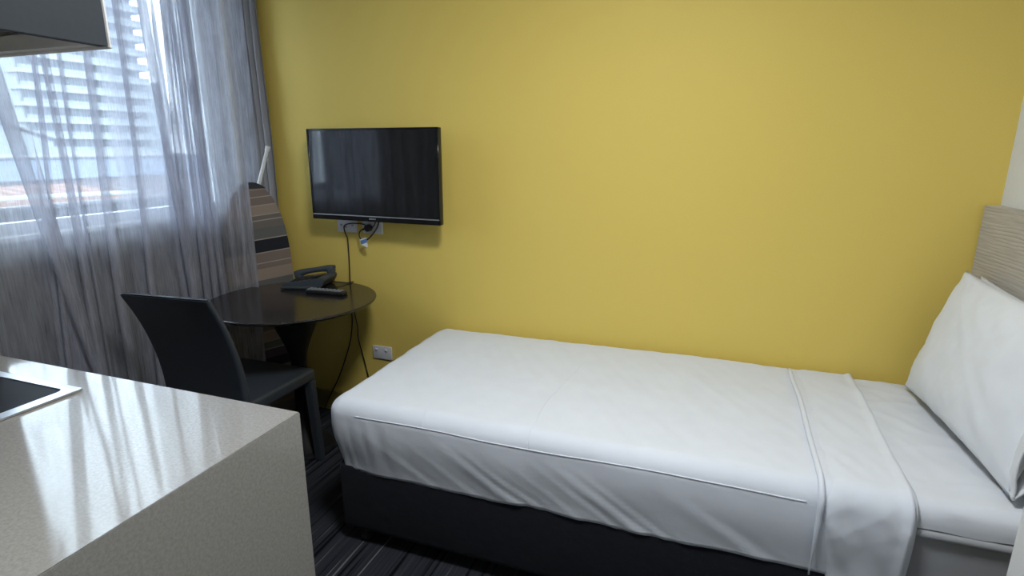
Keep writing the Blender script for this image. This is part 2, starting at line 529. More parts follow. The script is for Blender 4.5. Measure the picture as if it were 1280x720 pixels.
# pale low building on the left
pb = empty('pale_building', (-40, 20, -12), 'pale clad building with a sloping roofline left of the tower foot', 'building')
poly = [(8.0, -12), (26.6, -12), (26.6, 2.0), (23.6, 3.05), (19.6, 3.75), (8.0, 4.9)]
MB().prism(poly, lambda a, z, d: (d, a, z), -52, -44).build('wall', M['pale_cladding'], pb)
MB().tube([(-43.9, 8.0, 4.95), (-43.9, 19.6, 3.8), (-43.9, 23.6, 3.1), (-43.9, 26.6, 2.05)], 0.14, 6).build('roof_edge', M['rail_bar'], pb)

# the tower
TX = -120.0; TY0, TY1 = 69.3, 95.5; FL = 2.93; Z0 = 0.55; NF = 14
tw = empty('apartment_tower', (TX - 9, 82, -12), 'pale glass apartment tower with stacked balcony slabs beyond the window', 'building')
MB().box(TX - 18, TX, TY0 + 0.6, TY1 - 1.0, -12, Z0 + NF * FL).build('wall', M['concrete'], tw)
slab = bal = None; wins = {}
for k in range(-2, NF):
    z = Z0 + k * FL
    if slab is None:
        slab = MB().box(TX - 2, TX + 1.7, TY0, TY1, z - 0.42, z + 0.28).build('balcony_slab', M['concrete'], tw); zs = z
        bal = MB().box(TX + 1.55, TX + 1.65, TY0 + 0.2, TY1 - 0.2, z + 0.28, z + 1.0).build('balustrade', M['pale_cladding'], tw)
    else:
        o = sub('balcony_slab', slab, tw, slab); o.location.z = z - zs
        o = sub('balustrade', bal, tw, bal); o.location.z = z - zs
    ncol = 11
    cw = (TY1 - 1.0 - TY0 - 0.9) / ncol
    for c in range(ncol):
        key = (c % 4 in (1, 2))
        y = TY0 + 0.9 + c * cw
        if key not in wins:
            o = MB().box(TX - 0.1, TX + 0.12, y + 0.12, y + cw - 0.12, z + 0.3, z + FL - 0.45).build('window', M['tower_dark' if key else 'tower_glass'], tw)
            wins[key] = (o, y, z)
        else:
            p, y0, z0 = wins[key]
            o = sub('window', p, tw, p); o.location = (0, y - y0, z - z0)
MB().box(TX - 12, TX - 0.5, TY1 - 1.0, TY1 + 4.0, -12, Z0 + 5.2 * FL).build('stair_core', M['pale_cladding'], tw)

# ------------------------------------------------------------------ curtains
def curtain(name, keyfn, z0, z1, nz, mat, label, cat, sub_n=4):
    b = MB()
    rows = []
    for j in range(nz + 1):
        z = z0 + (z1 - z0) * j / nz
        pts = smooth_path([(x, y, z) for x, y in keyfn(z)], sub_n)
        rows.append([b.bm.verts.new(p) for p in pts])
    for A, B in zip(rows, rows[1:]):
        for k in range(len(A) - 1):
            b.bm.faces.new((A[k], A[k + 1], B[k + 1], B[k]))
    me = bpy.data.meshes.new(name)
    b.bm.to_mesh(me); b.bm.free()
    for p in me.polygons: p.use_smooth = True
    me.materials.append(mat)
    o = bpy.data.objects.new(name, me)
    COL.objects.link(o)
    return tag(o, label, cat)

rng = random.Random(3)
SX = 0.125
# (y at z 1.45, lean dy per metre of height, half width, curl)
folds = [(-1.98, 0.02, .03), (-1.80, -0.03, .025), (-1.62, 0.02, .03), (-1.45, 0.03, .025), (-1.30, 0.05, .03),
         (-1.115, -0.13, .024), (-1.040, 0.06, .007), (-0.985, 0.01, .018), (-0.925, 0.03, .007),
         (-0.835, 0.02, .017), (-0.695, 0.03, .022), (-0.535, -0.02, .020), (-0.475, 0.03, .018), (-0.425, 0.0, .018), (-0.375, 0.02, .018), (-0.335, 0.0, .016)]
def sheer_key(z):
    pts = [(SX, -2.12)]
    dz = z - 1.45
    for i, (c, lean, hw) in enumerate(folds):
        c2 = c + lean * dz + 0.008 * math.sin(2.3 * z + i * 1.7)
        hw2 = hw * (1 + 0.35 * math.sin(1.7 * z + i * 2.1))
        d = 0.012 if hw > .015 else 0.007
        pts += [(SX - 0.006, c2 - hw2 * 2.4), (SX + d, c2 + hw2), (SX + 2.2 * d, c2), (SX + 2.0 * d, c2 - hw2), (SX + 3.6 * d, c2 - hw2 * 0.9), (SX + 3.4 * d, c2 + hw2 * 0.5), (SX + d, c2 + hw2 * 2.2)]
    # gathered end, bunched forward
    n = 6
    for k in range(n):
        t = k / (n - 1)
        y = -0.315 + 0.045 * t + 0.004 * math.sin(3 * z + k)
        x = SX + 0.05 + 0.13 * t + (0.022 if k % 2 else -0.010)
        pts.append((x, y + 0.012 * dz * t))
    pts.append((SX + 0.165, -0.268 + 0.010 * dz))
    return pts
curtain('sheer_curtain', sheer_key, 0.02, 2.47, 46, M['sheer'],
        'crinkled pale sheer curtain across the window, behind the black chair', 'curtain', 3)

def sheer2_key(z):
    pts = [(0.06, -0.72)]
    n = 12
    for k in range(n):
        t = k / (n - 1)
        y = -0.68 + 0.625 * t + 0.006 * math.sin(2.6 * z + 1.3 * k)
        x = 0.055 + 0.115 * t ** 2.6 + (0.022 if k % 2 else -0.014) * (1 + 0.4 * math.sin(z * 2 + k))
        pts.append((x, y - 0.02 * (z - 1.4) * 0))
    return pts
curtain('sheer_curtain', sheer2_key, 0.02, 2.47, 36, M['sheer'],
        'bunched right-hand sheer curtain panel behind the ironing board', 'curtain', 3)

def drape_key(z):
    n = 13; pts = []
    for k in range(n):
        t = k / (n - 1)
        x = 0.065 + 0.207 * t + 0.006 * math.sin(1.4 * z + k) + 0.018 * t * (1 if z < 1.5 else max(0, 1 - (z - 1.5) * 2))
        y = -0.026 + (0.014 if k % 2 else -0.010) - 0.012 * t
        pts.append((x, y))
    return pts
curtain('drape', drape_key, 0.02, 2.47, 24, M['drape'],
        'opaque grey drape hanging in the corner against the yellow wall', 'curtain', 4)
def drape2_key(z):
    n = 13; pts = []
    for k in range(n):
        t = k / (n - 1)
        pts.append((0.075 + (0.022 if k % 2 else -0.014), -1.60 + 0.34 * t + 0.012 * math.sin(1.2 * z + k)))
    return pts
curtain('drape', drape2_key, 0.02, 2.47, 16, M['drape'],
        'opaque grey drape gathered at the far left of the window behind the sheer', 'curtain', 3)
tk = empty('curtain_track', (0.12, -1.05, 2.47), 'white curtain track on the ceiling over the window', 'curtain track')
MB().box(0.04, 0.32, -2.15, -0.005, 2.472, 2.55, 0.003, 1).build('track', M['alu'], tk)

# ------------------------------------------------------------------ kitchen bench
BX, BY, BZ = 1.6627, -1.554, 0.90
wt = empty('kitchen_worktop', (0.9, -1.87, 0.88), 'glossy speckled pale stone worktop with a waterfall end panel', 'worktop')
b = MB()
b.prism([(0.22, 0.86), (BX - 0.04, 0.86), (BX, BZ), (0.22, BZ)], lambda a, z, d: (a, d, z), -2.198, BY)
bmesh.ops.bevel(b.bm, geom=[e for e in b.bm.edges], offset=0.0022, segments=2, affect='EDGES')
b.build('worktop', M['stone'], wt, True, 40)
b = MB()
b.prism([(BX - 0.04, 0.002), (BX, 0.002), (BX, BZ), (BX - 0.04, 0.86)], lambda a, z, d: (a, d, z), -2.198, BY)
bmesh.ops.bevel(b.bm, geom=[e for e in b.bm.edges], offset=0.0022, segments=2, affect='EDGES')
b.build('end_panel', M['stone'], wt, True, 40)
for k in range(2):
    x0 = 0.222 + k * 0.698
    bc = empty('base_cabinet', (x0 + 0.345, -1.88, 0), ('dark grey base cabinet nearer the window under the stone worktop', 'dark grey base cabinet beside the stone end panel')[k], 'cabinet', 'base cabinets under the worktop')
    MB().box(x0, x0 + 0.69, -2.19, -1.60, 0.10, 0.855).build('carcass', M['hood_grey'], bc)
    MB().box(x0 + 0.02, x0 + 0.67, -2.15, -1.66, 0.002, 0.10).build('kickboard', M['hood_grey'], bc)
    for j in range(2):
        d = MB().box(x0 + 0.003 + j * 0.345, x0 + 0.342 + j * 0.345, -1.599, -1.581, 0.11, 0.85, 0.002, 1).build('door', M['hood_grey'], bc)
        MB().tube([(x0 + 0.305 + j * 0.08, -1.58, 0.70), (x0 + 0.305 + j * 0.08, -1.56, 0.70), (x0 + 0.305 + j * 0.08, -1.56, 0.82), (x0 + 0.305 + j * 0.08, -1.58, 0.82)], 0.005, 8).build('handle', M['steel'], d)

ct = empty('cooktop', (0.81, -1.89, BZ), 'black glass cooktop with a raised steel frame set in the worktop', 'cooktop')
cx0, cx1, cy0, cy1 = 0.50, 1.101, -2.15, -1.638
def rrect(x0, x1, y0, y1, r, n=5):
    out = []
    for (cx, cy, a0) in ((x1 - r, y1 - r, 0), (x0 + r, y1 - r, 90), (x0 + r, y0 + r, 180), (x1 - r, y0 + r, 270)):
        for k in range(n + 1):
            a = R(a0 + 90 * k / n)
            out.append((cx + r * math.cos(a), cy + r * math.sin(a)))
    return out
b = MB()
A = rrect(cx0, cx1, cy0, cy1, 0.004); B = rrect(cx0 + 0.030, cx1 - 0.030, cy0 + 0.022, cy1 - 0.022, 0.018)
ra = [b.bm.verts.new((x, y, BZ + 0.0015)) for x, y in A]
rb = [b.bm.verts.new((x, y, BZ + 0.006)) for x, y in A]
rc = [b.bm.verts.new((x, y, BZ + 0.0065)) for x, y in B]
rd = [b.bm.verts.new((x, y, BZ + 0.001)) for x, y in B]
for P, Q in ((ra, rb), (rb, rc), (rc, rd), (rd, ra)):
    for k in range(len(P)):
        k2 = (k + 1) % len(P)
        b.bm.faces.new((P[k], P[k2], Q[k2], Q[k]))
b.build('steel_frame', M['steel'], ct)
b = MB(); b.prism(B, lambda a, c, d: (a, c, d), BZ + 0.0008, BZ + 0.0045); b.build('glass_plate', M['black_glass'], ct)

# range hood cabinet above
HX, HY, HZ = 1.660, -1.850, 1.600
hd = empty('rangehood_cabinet', (0.95, -1.9, HZ), 'dark grey overhead rangehood cabinet in the top left corner above the worktop', 'range hood')
b = MB()
b.box(HX - 0.016, HX, -2.198, HY - 0.0055, HZ, 2.40)
b.box(0.66, 0.676, -2.198, HY - 0.0055, HZ, 2.40)
b.box(0.676, HX - 0.016, -2.198, HY - 0.0055, 2.384, 2.40)
b.box(0.676, HX - 0.016, -2.198, HY - 0.0055, HZ + 0.06, HZ + 0.09)
b.build('carcass', M['hood_grey'], hd)
MB().box(0.66, HX + 0.0015, HY - 0.005, HY, HZ - 0.003, 2.40, 0.0015, 1).build('door', M['pale_edge'], hd)
b = MB()
b.box(HX - 0.065, HX - 0.017, -2.15, HY - 0.02, HZ + 0.012, HZ + 0.022)
b.box(0.68, HX - 0.017, HY - 0.020, HY - 0.006, HZ + 0.001, HZ + 0.022)
b.box(0.68, 0.73, -2.15, HY - 0.021, HZ + 0.012, HZ + 0.022)
b.build('underside_trim', M['pale_edge'], hd)
MB().box(0.73, HX - 0.066, -2.15, HY - 0.021, HZ + 0.03, HZ + 0.05).build('grease_filter', M['filter'], hd)

# ------------------------------------------------------------------ bed
HB = W - 0.05
bb = empty('bed_base', (2.3, -0.47, 0), 'charcoal upholstered bed base on castors under the white bedding', 'bed base')
b = MB().box(1.243, HB - 0.004, -0.925, -0.020, 0.058, 0.335, 0.024, 4)
b.build('base', M['charcoal'], bb, True, 50)
for x in (1.33, 3.28):
    for y in (-0.885, -0.09):
        c = MB()
        c.tube([(x - 0.012, y - 0.0, 0.030), (x + 0.012, y, 0.030)], 0.028, 16)
        c.box(x - 0.018, x + 0.018, y - 0.006, y + 0.012, 0.040, 0.060, 0.003, 1)
        c.build('castor', M['rubber'], bb, True, 40)

def rbox(lo, hi, r, step, faces, disp=None):
    """open rounded box shell. faces: subset of 'T','F'(foot, -x),'N'(near, -y),'B'(back, +y),'H'(head, +x)"""
    b = MB()
    lo = Vector(lo); hi = Vector(hi)
    il = lo + Vector((r, r, 0)); il.z = -1e9
    ih = hi - Vector((r, r, r))
    if 'H' not in faces: ih.x = 1e9
    nx = max(2, int((hi.x - lo.x) / step)); ny = max(2, int((hi.y - lo.y) / step)); nz = max(2, int((hi.z - lo.z) / step))
    def mp(p):
        q = Vector((min(max(p.x, il.x), ih.x), min(max(p.y, il.y), ih.y), min(max(p.z, il.z), ih.z)))
        d = p - q
        if d.length > 1e-9:
            m = max(abs(d.x), abs(d.y), abs(d.z))
            n = d.normalized(); p = q + n * m
        else:
            n = Vector((0, 0, 1))
        if disp: p = disp(p, n)
        return p
    L = lambda a, c, t: a + (c - a) * t
    if 'T' in faces: b.grid(lambda u, v: mp(Vector((L(lo.x, hi.x, u), L(lo.y, hi.y, v), hi.z))), nx, ny)
    if 'N' in faces: b.grid(lambda u, v: mp(Vector((L(lo.x, hi.x, u), lo.y, L(lo.z, hi.z, v)))), nx, nz)
    if 'B' in faces: b.grid(lambda u, v: mp(Vector((L(lo.x, hi.x, u), hi.y, L(lo.z, hi.z, v)))), nx, nz)
    if 'F' in faces: b.grid(lambda u, v: mp(Vector((lo.x, L(lo.y, hi.y, u), L(lo.z, hi.z, v)))), ny, nz)
    if 'H' in faces: b.grid(lambda u, v: mp(Vector((hi.x, L(lo.y, hi.y, u), L(lo.z, hi.z, v)))), ny, nz)
    bmesh.ops.remove_doubles(b.bm, verts=b.bm.verts, dist=1e-4)
    return b

MX0, MX1, MY0, MY1, MZ0, MZ1 = 1.262, HB - 0.022, -0.918, -0.022, 0.337, 0.572
mt = empty('mattress', (2.3, -0.47, MZ0), 'single mattress under white bedding, its grey side showing below the pillow', 'mattress')
b = rbox((MX0, MY0, MZ0), (MX1, MY1, MZ1), 0.045, 0.02, 'TNBFH'); 
b.build('body', M['mattress'], mt, True)
def loop_pts(z, inset=0.0, r=0.05):
    return [(x, y, z) for x, y in rrect(MX0 + inset, MX1 - inset, MY0 + inset, MY1 - inset, r, 6)]
for z, rad in ((MZ0 + 0.02, 0.007), (0.496, 0.013)):
    pts = loop_pts(z, 0.0); pts.append(pts[0])
    MB().tube(pts, rad, 8, False).build('piping', M['mattress'], mt, True)

fb = lambda t: max(0.0, min(1.0, t))
def sstep(a, c, t):
    t = fb((t - a) / (c - a)); return t * t * (3 - 2 * t)
def nz3(x, y, z): return noise.noise(Vector((x, y, z)))

# fitted sheet
def disp_fit(p, n):
    q = p.copy()
    d = 0.0
    if n.z > 0.5:
        d += 0.0035 * nz3(p.x * 5, p.y * 7, 2) + 0.0025 * nz3((p.x * 2 + p.y) * 14, (p.y - p.x) * 4, 5)
        d += 0.0028 * max(0, 1 - 3 * abs(nz3(p.x * 5 + p.y * 1.5, p.y * 7 + 2, 9))) ** 1.6
        d += 0.004 * math.exp(-((p.y + 0.80 + 0.02 * math.sin(9 * p.x)) / 0.008) ** 2) * sstep(3.02, 3.08, p.x) * (1 - sstep(3.25, 3.33, p.x))
    else:
        q.z += 0.006 * nz3(p.x * 9, 0, 1) * (1 if p.z < 0.53 else 0)
    return q + n * d
b = rbox((2.90, MY0 - 0.004, 0.512), (MX1 + 0.003, MY1 + 0.004, MZ1 + 0.007), 0.05, 0.012, 'TNBH', disp_fit)
fs = b.build('fitted_sheet', M['linen'], None, True)
tag(fs, 'white fitted sheet bare between the folded top sheet and the pillow', 'sheet')
pts = [(x, MY0 - 0.009 + 0.001 * math.sin(7 * x), 0.470 + 0.003 * math.sin(5 * x)) for x in [2.95 + 0.02 * k for k in range(22)]]

# top sheet
TX0, TX1 = 1.222, 3.035
TY0_, TY1_ = -0.938, -0.006
TZ0, TZ1 = 0.318, 0.590
def disp_top(p, n):
    q = p.copy(); d = 0.0
    x, y, z = p
    top = max(0, n.z)
    near = max(0, -n.y); foot = max(0, -n.x)
    # soft unevenness of the top
    d += top * (0.006 * nz3(x * 2.2, y * 3, 0.3) + 0.0022 * nz3(x * 7, y * 9, 4))
    d += top * 0.0026 * nz3((x + y * 0.6) * 22, (y - x * 0.5) * 3.5, 8)
    d += top * 0.004 * math.sin(x * 3.1 + 0.6) * sstep(-0.25, 0, y)
    # side wrinkles: diagonal pulls running down towards the head
    low = sstep(0.55, 0.36, z) if near > 0.3 else 0
    s = (x * 0.62 + z * 1.25); t = (x * 1.0 - z * 0.62)
    for cx, wd, am in ((1.93, 0.032, 0.0038), (2.00, 0.020, 0.0032), (2.33, 0.035, 0.0045), (2.40, 0.020, 0.0036), (2.25, 0.018, 0.0024), (2.14, 0.016, 0.0018), (2.66, 0.04, 0.0028), (1.62, 0.025, 0.0018), (1.78, 0.02, 0.0015)):
        # line from (cx - .32, .52) to (cx, .33)
        dx = (x - cx) + (z - 0.33) * 1.55
        m = math.exp(-(dx / wd) ** 2)
        d += near * am * m * sstep(0.55, 0.38, z) * 0.9
        m2 = math.exp(-((dx - wd * 1.4) / (wd * 0.8)) ** 2)
        d -= near * am * 0.6 * m2 * sstep(0.52, 0.36, z)
    d += near * 0.005 * nz3(x * 6, 0.3, z * 5)
    # puckers round the foot corner
    pk = sstep(1.62, 1.28, x) * sstep(0.575, 0.50, z)
    d += max(near, foot) * pk * 0.0065 * nz3((x + z * 0.12) * 34, y * 34, 2.2 + z * 2.5)
    d += foot * 0.006 * nz3(y * 16, z * 3, 7)
    # seam ridge
    # hem
    if z < 0.50:
        k = sstep(0.50, TZ0, z)
        q.z += k * (0.012 * nz3(x * 2.3, y * 3, 11) + 0.005 * nz3(x * 8, y * 7, 3) + 0.014 * sstep(1.2, 1.9, x) * 0)
        d += k * (-0.010) * (near + foot)
    cm = sstep(1.55, 1.25, x)
    q.x += foot * 0.020 * sstep(0.52, TZ0, z) ** 1.6
    d -= near * cm * 0.008 * sstep(0.50, TZ0, z) ** 1.6
    # slight belly
    d += (near + foot) * 0.006 * math.sin(math.pi * fb((z - TZ0) / (TZ1 - TZ0)))
    if q.y > -0.004: q.y = -0.004
    r_ = q + n * d
    if r_.y > -0.004: r_.y = -0.004
    return r_
b = rbox((TX0, TY0_, TZ0), (TX1, TY1_, TZ1), 0.058, 0.0105, 'TNBF', disp_top)
ts = b.build('top_sheet', M['linen'], None, True)
tag(ts, 'white cotton top sheet tucked over the mattress with a folded-down cuff', 'sheet')
sol = ts.modifiers.new('cloth_thickness', 'SOLIDIFY'); sol.thickness = 0.003; sol.offset = -1

def surf(x, y=None, z=None):
    """point on near shoulder of the top sheet at angle"""
    pass
def near_pt(x, ang, off=0.0, corner=True):
    r = 0.058
    n = Vector((0, -math.cos(ang), math.sin(ang)))
    p = Vector((x, TY0_ + r - r * math.cos(ang), TZ1 - r + r * math.sin(ang)))
    return disp_top(p, n) + n * off
pts = [near_pt(1.345 + 0.0148 * k, R(9 + 3 * math.sin(k * 0.11)), 0.0005) for k in range(98)]
MB().tube(pts, 0.0021, 6).build('seam', M['linen'], ts, True)
for x0 in (1.615, 1.993):
    pts = []
    for k in range(10):
        pts.append(near_pt(x0 - 0.004 * k * 0.2, R(8 + 8 * k), 0.0))
    MB().tube(pts, 0.0013, 5).build('seam', M['linen'], ts, True)

def crease(pts, r):
    P = [disp_top(Vector((x, y, TZ1)), Vector((0, 0, 1))) for x, y, z in smooth_path([(x, y, 0) for x, y in pts], 5)]
    MB().tube(P, r, 5, True, [r * (0.3 + 0.7 * math.sin(math.pi * k / (len(P) - 1))) for k in range(len(P))]).build('crease', M['linen'], ts, True)
crease([(1.990, -0.860), (1.982, -0.80), (1.978, -0.68), (1.991, -0.56), (2.002, -0.42), (2.018, -0.30)], 0.0018)
crease([(2.07, -0.56), (2.105, -0.598), (2.145, -0.654), (2.19, -0.74)], 0.0012)

# folded-down cuff, thicker layer over the top sheet
CX0, CX1 = 2.825, 3.045
def disp_cuff(p, n):
    q0 = p.copy()
    x = p.x
    u = (x - CX0) / (CX1 - CX0)
    lift = 0.005 + 0.010 * math.exp(-((u - 0.985) / 0.06) ** 2) + 0.004 * math.exp(-(u / 0.10) ** 2)
    near = max(0, -n.y)
    lift += max(0, n.z) * 0.003 * nz3(p.x * 9, p.y * 5, 13)
    # crinkles at the shoulder
    sh = math.exp(-((p.z - 0.545) / 0.035) ** 2) * (near > 0.1)
    rg = max(0, 1 - 3.2 * abs(nz3(p.x * 13 + p.z * 10, 1.7, p.z * 6))) ** 1.5
    rg2 = max(0, 1 - 3.2 * abs(nz3(p.x * 11 - p.z * 14, 6.1, p.z * 5))) ** 1.5
    wide = math.exp(-((p.z - 0.51) / 0.07) ** 2) * (near > 0.05)
    lift += wide * (0.0030 * rg + 0.0024 * rg2)
    lift += near * 0.004 * nz3(p.x * 9 - p.z * 6, 3, p.z * 3)
    lift += (0.3 + near) * 0.0045 * nz3(p.x * 30 + p.y * 6 + p.z * 12, p.y * 5, p.z * 5)
    q = disp_top(p, n) + n * lift
    # skew of the edges: the cuff lies slightly askew
    q.x += 0.035 * u * 0 + (-0.020 * (1 - u)) * fb((-p.y) / 0.94) * 0.6 - 0.022 * u * fb(-p.y / 0.94) + (0.012 if near > 0.5 else 0) * 0
    q.x += 0.004 * nz3(3, p.y * 6, p.z * 6)
    if q.y > -0.0035: q.y = -0.0035
    return q
b = rbox((CX0, TY0_, TZ0 - 0.02), (CX1, TY1_, TZ1), 0.058, 0.0095, 'TNB', disp_cuff)
cf = b.build('folded_cuff', M['linen'], ts, True)
sol = cf.modifiers.new('cloth_thickness', 'SOLIDIFY'); sol.thickness = 0.006; sol.offset = -1
pts = []
prof = [(-0.02 - 0.02 * k, 0.59, Vector((0, 0, 1))) for k in range(0, 42)]
for yy in [-0.09 - 0.02 * k for k in range(39)]:
    pts.append(disp_cuff(Vector((CX0, yy, TZ1)), Vector((0, 0, 1))))
for k in range(1, 10):
    a = R(90 - 10 * k)
    n = Vector((0, -math.cos(a), math.sin(a)))
    pts.append(disp_cuff(Vector((CX0, TY0_ + 0.058 - 0.058 * math.cos(a), TZ1 - 0.058 + 0.058 * math.sin(a))), n))
for k in range(1, 12):
    pts.append(disp_cuff(Vector((CX0, TY0_, TZ1 - 0.058 - 0.02 * k)), Vector((0, -1, 0))))
MB().tube(pts, 0.0085, 10, True, [0.0085 - 0.006 * sstep(len(pts) - 14, len(pts) - 1, k) for k in range(len(pts))]).build('rolled_hem', M['linen'], cf, True)

# pillows
def pillow(name, c0, c1, y0, y1, half, label, seed, mat, flap):
    """c0,c1: (x,z) of bottom and top edge of the mid plane"""
    up = Vector((c1[0] - c0[0], 0, c1[1] - c0[1])); hgt = up.length; up.normalize()
    nrm = Vector((-up.z, 0, up.x))      # towards the room
    yc = (y0 + y1) / 2; hw = (y1 - y0) / 2
    mid = Vector(((c0[0] + c1[0]) / 2, yc, (c0[1] + c1[1]) / 2))
    root = empty(name, (mid.x, mid.y, c0[1]), label, 'pillow', None)
    b = MB()
    def side(sg):
        def f(u, v):
            a = u * 2 - 1; c = v * 2 - 1
            ea = 1 - abs(a) ** 2.4; ec = 1 - abs(c) ** 2.4
            t = max(0, ea) ** 0.55 * max(0, ec) ** 0.55
            pinch_y = 1 - 0.045 * (1 - c * c) ** 0.0 * 0
            yy = a * hw * (1 - 0.05 * (1 - c ** 2) * abs(a) ** 2)
            sk_ = Vector((0.022 * (1 - a) * flap, 0, 0))
            zz = c * hgt / 2 * (1 - 0.07 * (1 - a ** 2) * abs(c) ** 2)
            w = 0.006 * nz3(a * 3 + seed, c * 3, sg) + 0.0045 * nz3((a - c) * 5 + seed, (a + c) * 1.3, 3 * sg) + 0.0015 * nz3(a * 12 + seed, c * 5 + a * 4, sg)
            corner = (abs(a) * abs(c)) ** 1.5
            w += 0.004 * corner * nz3(a * 14, c * 14, seed)
            return mid + sk_ + up * zz + Vector((0, 1, 0)) * yy + nrm * (sg * (half * (1 if sg > 0 else 0.5) * t + w * (t > 0.02)))
        return f
    b.grid(side(1), 56, 40); b.grid(side(-1), 56, 40)
    bmesh.ops.remove_doubles(b.bm, verts=b.bm.verts, dist=1e-4)
    b.build('pillowcase', mat, root, True)
    if flap:
        # open end of the case at the near side: a short sleeve past the filling
        s = MB()
        def sl(u, v):
            ang = u * 2 * math.pi
            c = math.cos(ang); sn = math.sin(ang)
            e = 0.34 + 0.25 * v
            yy = y0 + 0.055 - 0.075 * v
            zz = (abs(c) ** 0.75) * (1 if c > 0 else -1) * hgt / 2 * (0.965 + 0.02 * v)
            dd = sn * half * e * (1 - abs(c) ** 3) + 0.004 * nz3(c * 4, sn * 4, v * 3)
            return Vector((mid.x + 0.044, yy, mid.z)) + up * zz + nrm * dd
        s.grid(sl, 40, 8)
        bmesh.ops.remove_doubles(s.bm, verts=s.bm.verts, dist=1e-4)
        k = s.build('open_end', mat, root, True)
        sm = k.modifiers.new('cloth_thickness', 'SOLIDIFY'); sm.thickness = 0.003
        pts = [sl(q / 40, 1.0) for q in range(41)]
        MB().tube(pts, 0.0032, 6, False).build('hem', mat, root, True)
    return root
pillow('pillow', (3.205, 0.600), (3.325, 1.050), -0.845, -0.125, 0.070, 'plump white pillow in front, leaning with a pointed upper corner', 1.0, M['pillow'], True)
pillow('pillow', (3.318, 0.592), (3.362, 1.040), -0.90, -0.140, 0.030, 'flatter white pillow tucked behind, against the grey oak headboard', 4.0, M['pillow'], False)

# headboard
hb = empty('headboard', (HB + 0.025, -0.50, 0), 'grey oak-grain headboard panel fixed to the white wall', 'headboard')
MB().box(HB, W - 0.001, -1.02, -0.010, 0.06, 1.268, 0.002, 1).build('panel', M['oak'], hb)

# ------------------------------------------------------------------ television on the wall
tv = empty('television', (0.93, -0.117, 1.10), 'black flat television on a bracket on the yellow wall', 'television')
tx0, tx1, tz0, tz1, ty = 0.5628, 1.2973, 1.1122, 1.5517, -0.1173
b = MB(); b.box(tx0, tx1, ty, ty + 0.030, tz0, tz1, 0.005, 2)
b.box(tx0 + 0.14, tx1 - 0.14, ty + 0.028, ty + 0.055, tz0 + 0.03, tz1 - 0.10, 0.01, 2)
b.build('casing', M['black_plastic'], tv, True, 40)
b = MB()
for (a0, a1, c0, c1) in ((tx0, tx1, tz0, tz0 + 0.026), (tx0, tx1, tz1 - 0.010, tz1), (tx0, tx0 + 0.010, tz0, tz1), (tx1 - 0.012, tx1, tz0, tz1)):
    b.box(a0, a1, ty - 0.004, ty + 0.002, c0, c1, 0.0015, 1)
b.build('bezel', M['gloss_black'], tv, True, 40)
MB().box(tx0 + 0.010, tx1 - 0.012, ty - 0.001, ty + 0.001, tz0 + 0.026, tz1 - 0.010).build('screen', M['screen'], tv)
MB().box(tx0 + 0.006, tx1 - 0.006, ty - 0.0055, ty - 0.002, tz0 + 0.0225, tz0 + 0.0275, 0.001, 1).build('chrome_strip', M['silver'], tv)
b = MB()
for k in range(7):
    b.box(0.905 + 0.0056 * k, 0.9092 + 0.0056 * k, ty - 0.0052, ty - 0.0035, tz0 + 0.010, tz0 + 0.017)
b.build('maker_badge', M['silver'], tv)
b = MB(); b.box(0.84, 1.02, -0.030, -0.001, 1.18, 1.44, 0.003, 1); b.box(0.90, 0.96, -0.063, -0.028, 1.20, 1.42, 0.003, 1)
b.build('wall_bracket', M['black_plastic'], tv)

tv.rotation_euler = (0, 0, R(-2.2))
# wall plates below it
pl1 = empty('wall_plate', (0.70, -0.001, 1.03), 'white aerial wall plate under the left end of the television', 'wall plate')
b = MB(); b.box(0.634, 0.752, -0.009, -0.001, 1.034, 1.108, 0.003, 2); b.build('plate', M['plate'], pl1, True, 40)
for x in (0.658, 0.728):
    MB().tube([(x, -0.009, 1.073), (x, -0.0135, 1.073)], 0.0055, 12).build('screw', M['silver'], pl1)
MB().tube([(0.684, -0.009, 1.066), (0.684, -0.016, 1.066)], 0.008, 12).build('aerial_socket', M['silver'], pl1)
pl2 = empty('power_point', (0.85, -0.001, 1.03), 'white double power point under the television, black plug in it', 'power point')
b = MB(); b.box(0.786, 0.904, -0.009, -0.001, 1.034, 1.108, 0.003, 2); b.build('plate', M['plate'], pl2, True, 40)
for x in (0.815, 0.875):
    MB().box(x - 0.006, x + 0.006, -0.013, -0.008, 1.088, 1.104, 0.002, 1).build('switch', M['plate'], pl2)
pl3 = empty('power_point', (0.86, -0.001, 0.35), 'white double power point low on the yellow wall behind the bed foot', 'power point')
b = MB(); b.box(0.803, 0.920, -0.010, -0.001, 0.354, 0.427, 0.003, 2); b.build('plate', M['plate'], pl3, True, 40)
for x in (0.828, 0.888):
    MB().box(x - 0.008, x + 0.008, -0.016, -0.009, 0.400, 0.414, 0.003, 1).build('switch', M['plate'], pl3)

# television leads
def lead(name, pts, r, mat, label, cat, n=8):
    o = MB().tube(smooth_path(pts, n), r, 7).build(name, mat, None, True)
    return tag(o, label, cat)
lead('aerial_cable', [(0.905, -0.060, 1.112), (0.865, -0.030, 1.075), (0.84, -0.028, 1.068), (0.80, -0.0185, 1.082), (0.74, -0.022, 1.085), (0.70, -0.024, 1.078), (0.684, -0.022, 1.066), (0.681, -0.018, 1.045), (0.683, -0.010, 1.02), (0.690, -0.008, 0.99), (0.690, -0.008, 0.87), (0.686, -0.008, 0.78), (0.680, -0.008, 0.65), (0.683, -0.008, 0.56), (0.672, -0.008, 0.48), (0.650, -0.008, 0.40), (0.575, -0.010, 0.22), (0.500, -0.020, 0.08), (0.47, -0.05, 0.007), (0.40, -0.10, 0.006)],
     0.0032, M['black_plastic'], 'thin black cable running from the television down the yellow wall', 'cable')
pc = empty('power_lead', (0.82, -0.03, 1.0), 'black power lead hanging under the television with a blue and white tag', 'cable')
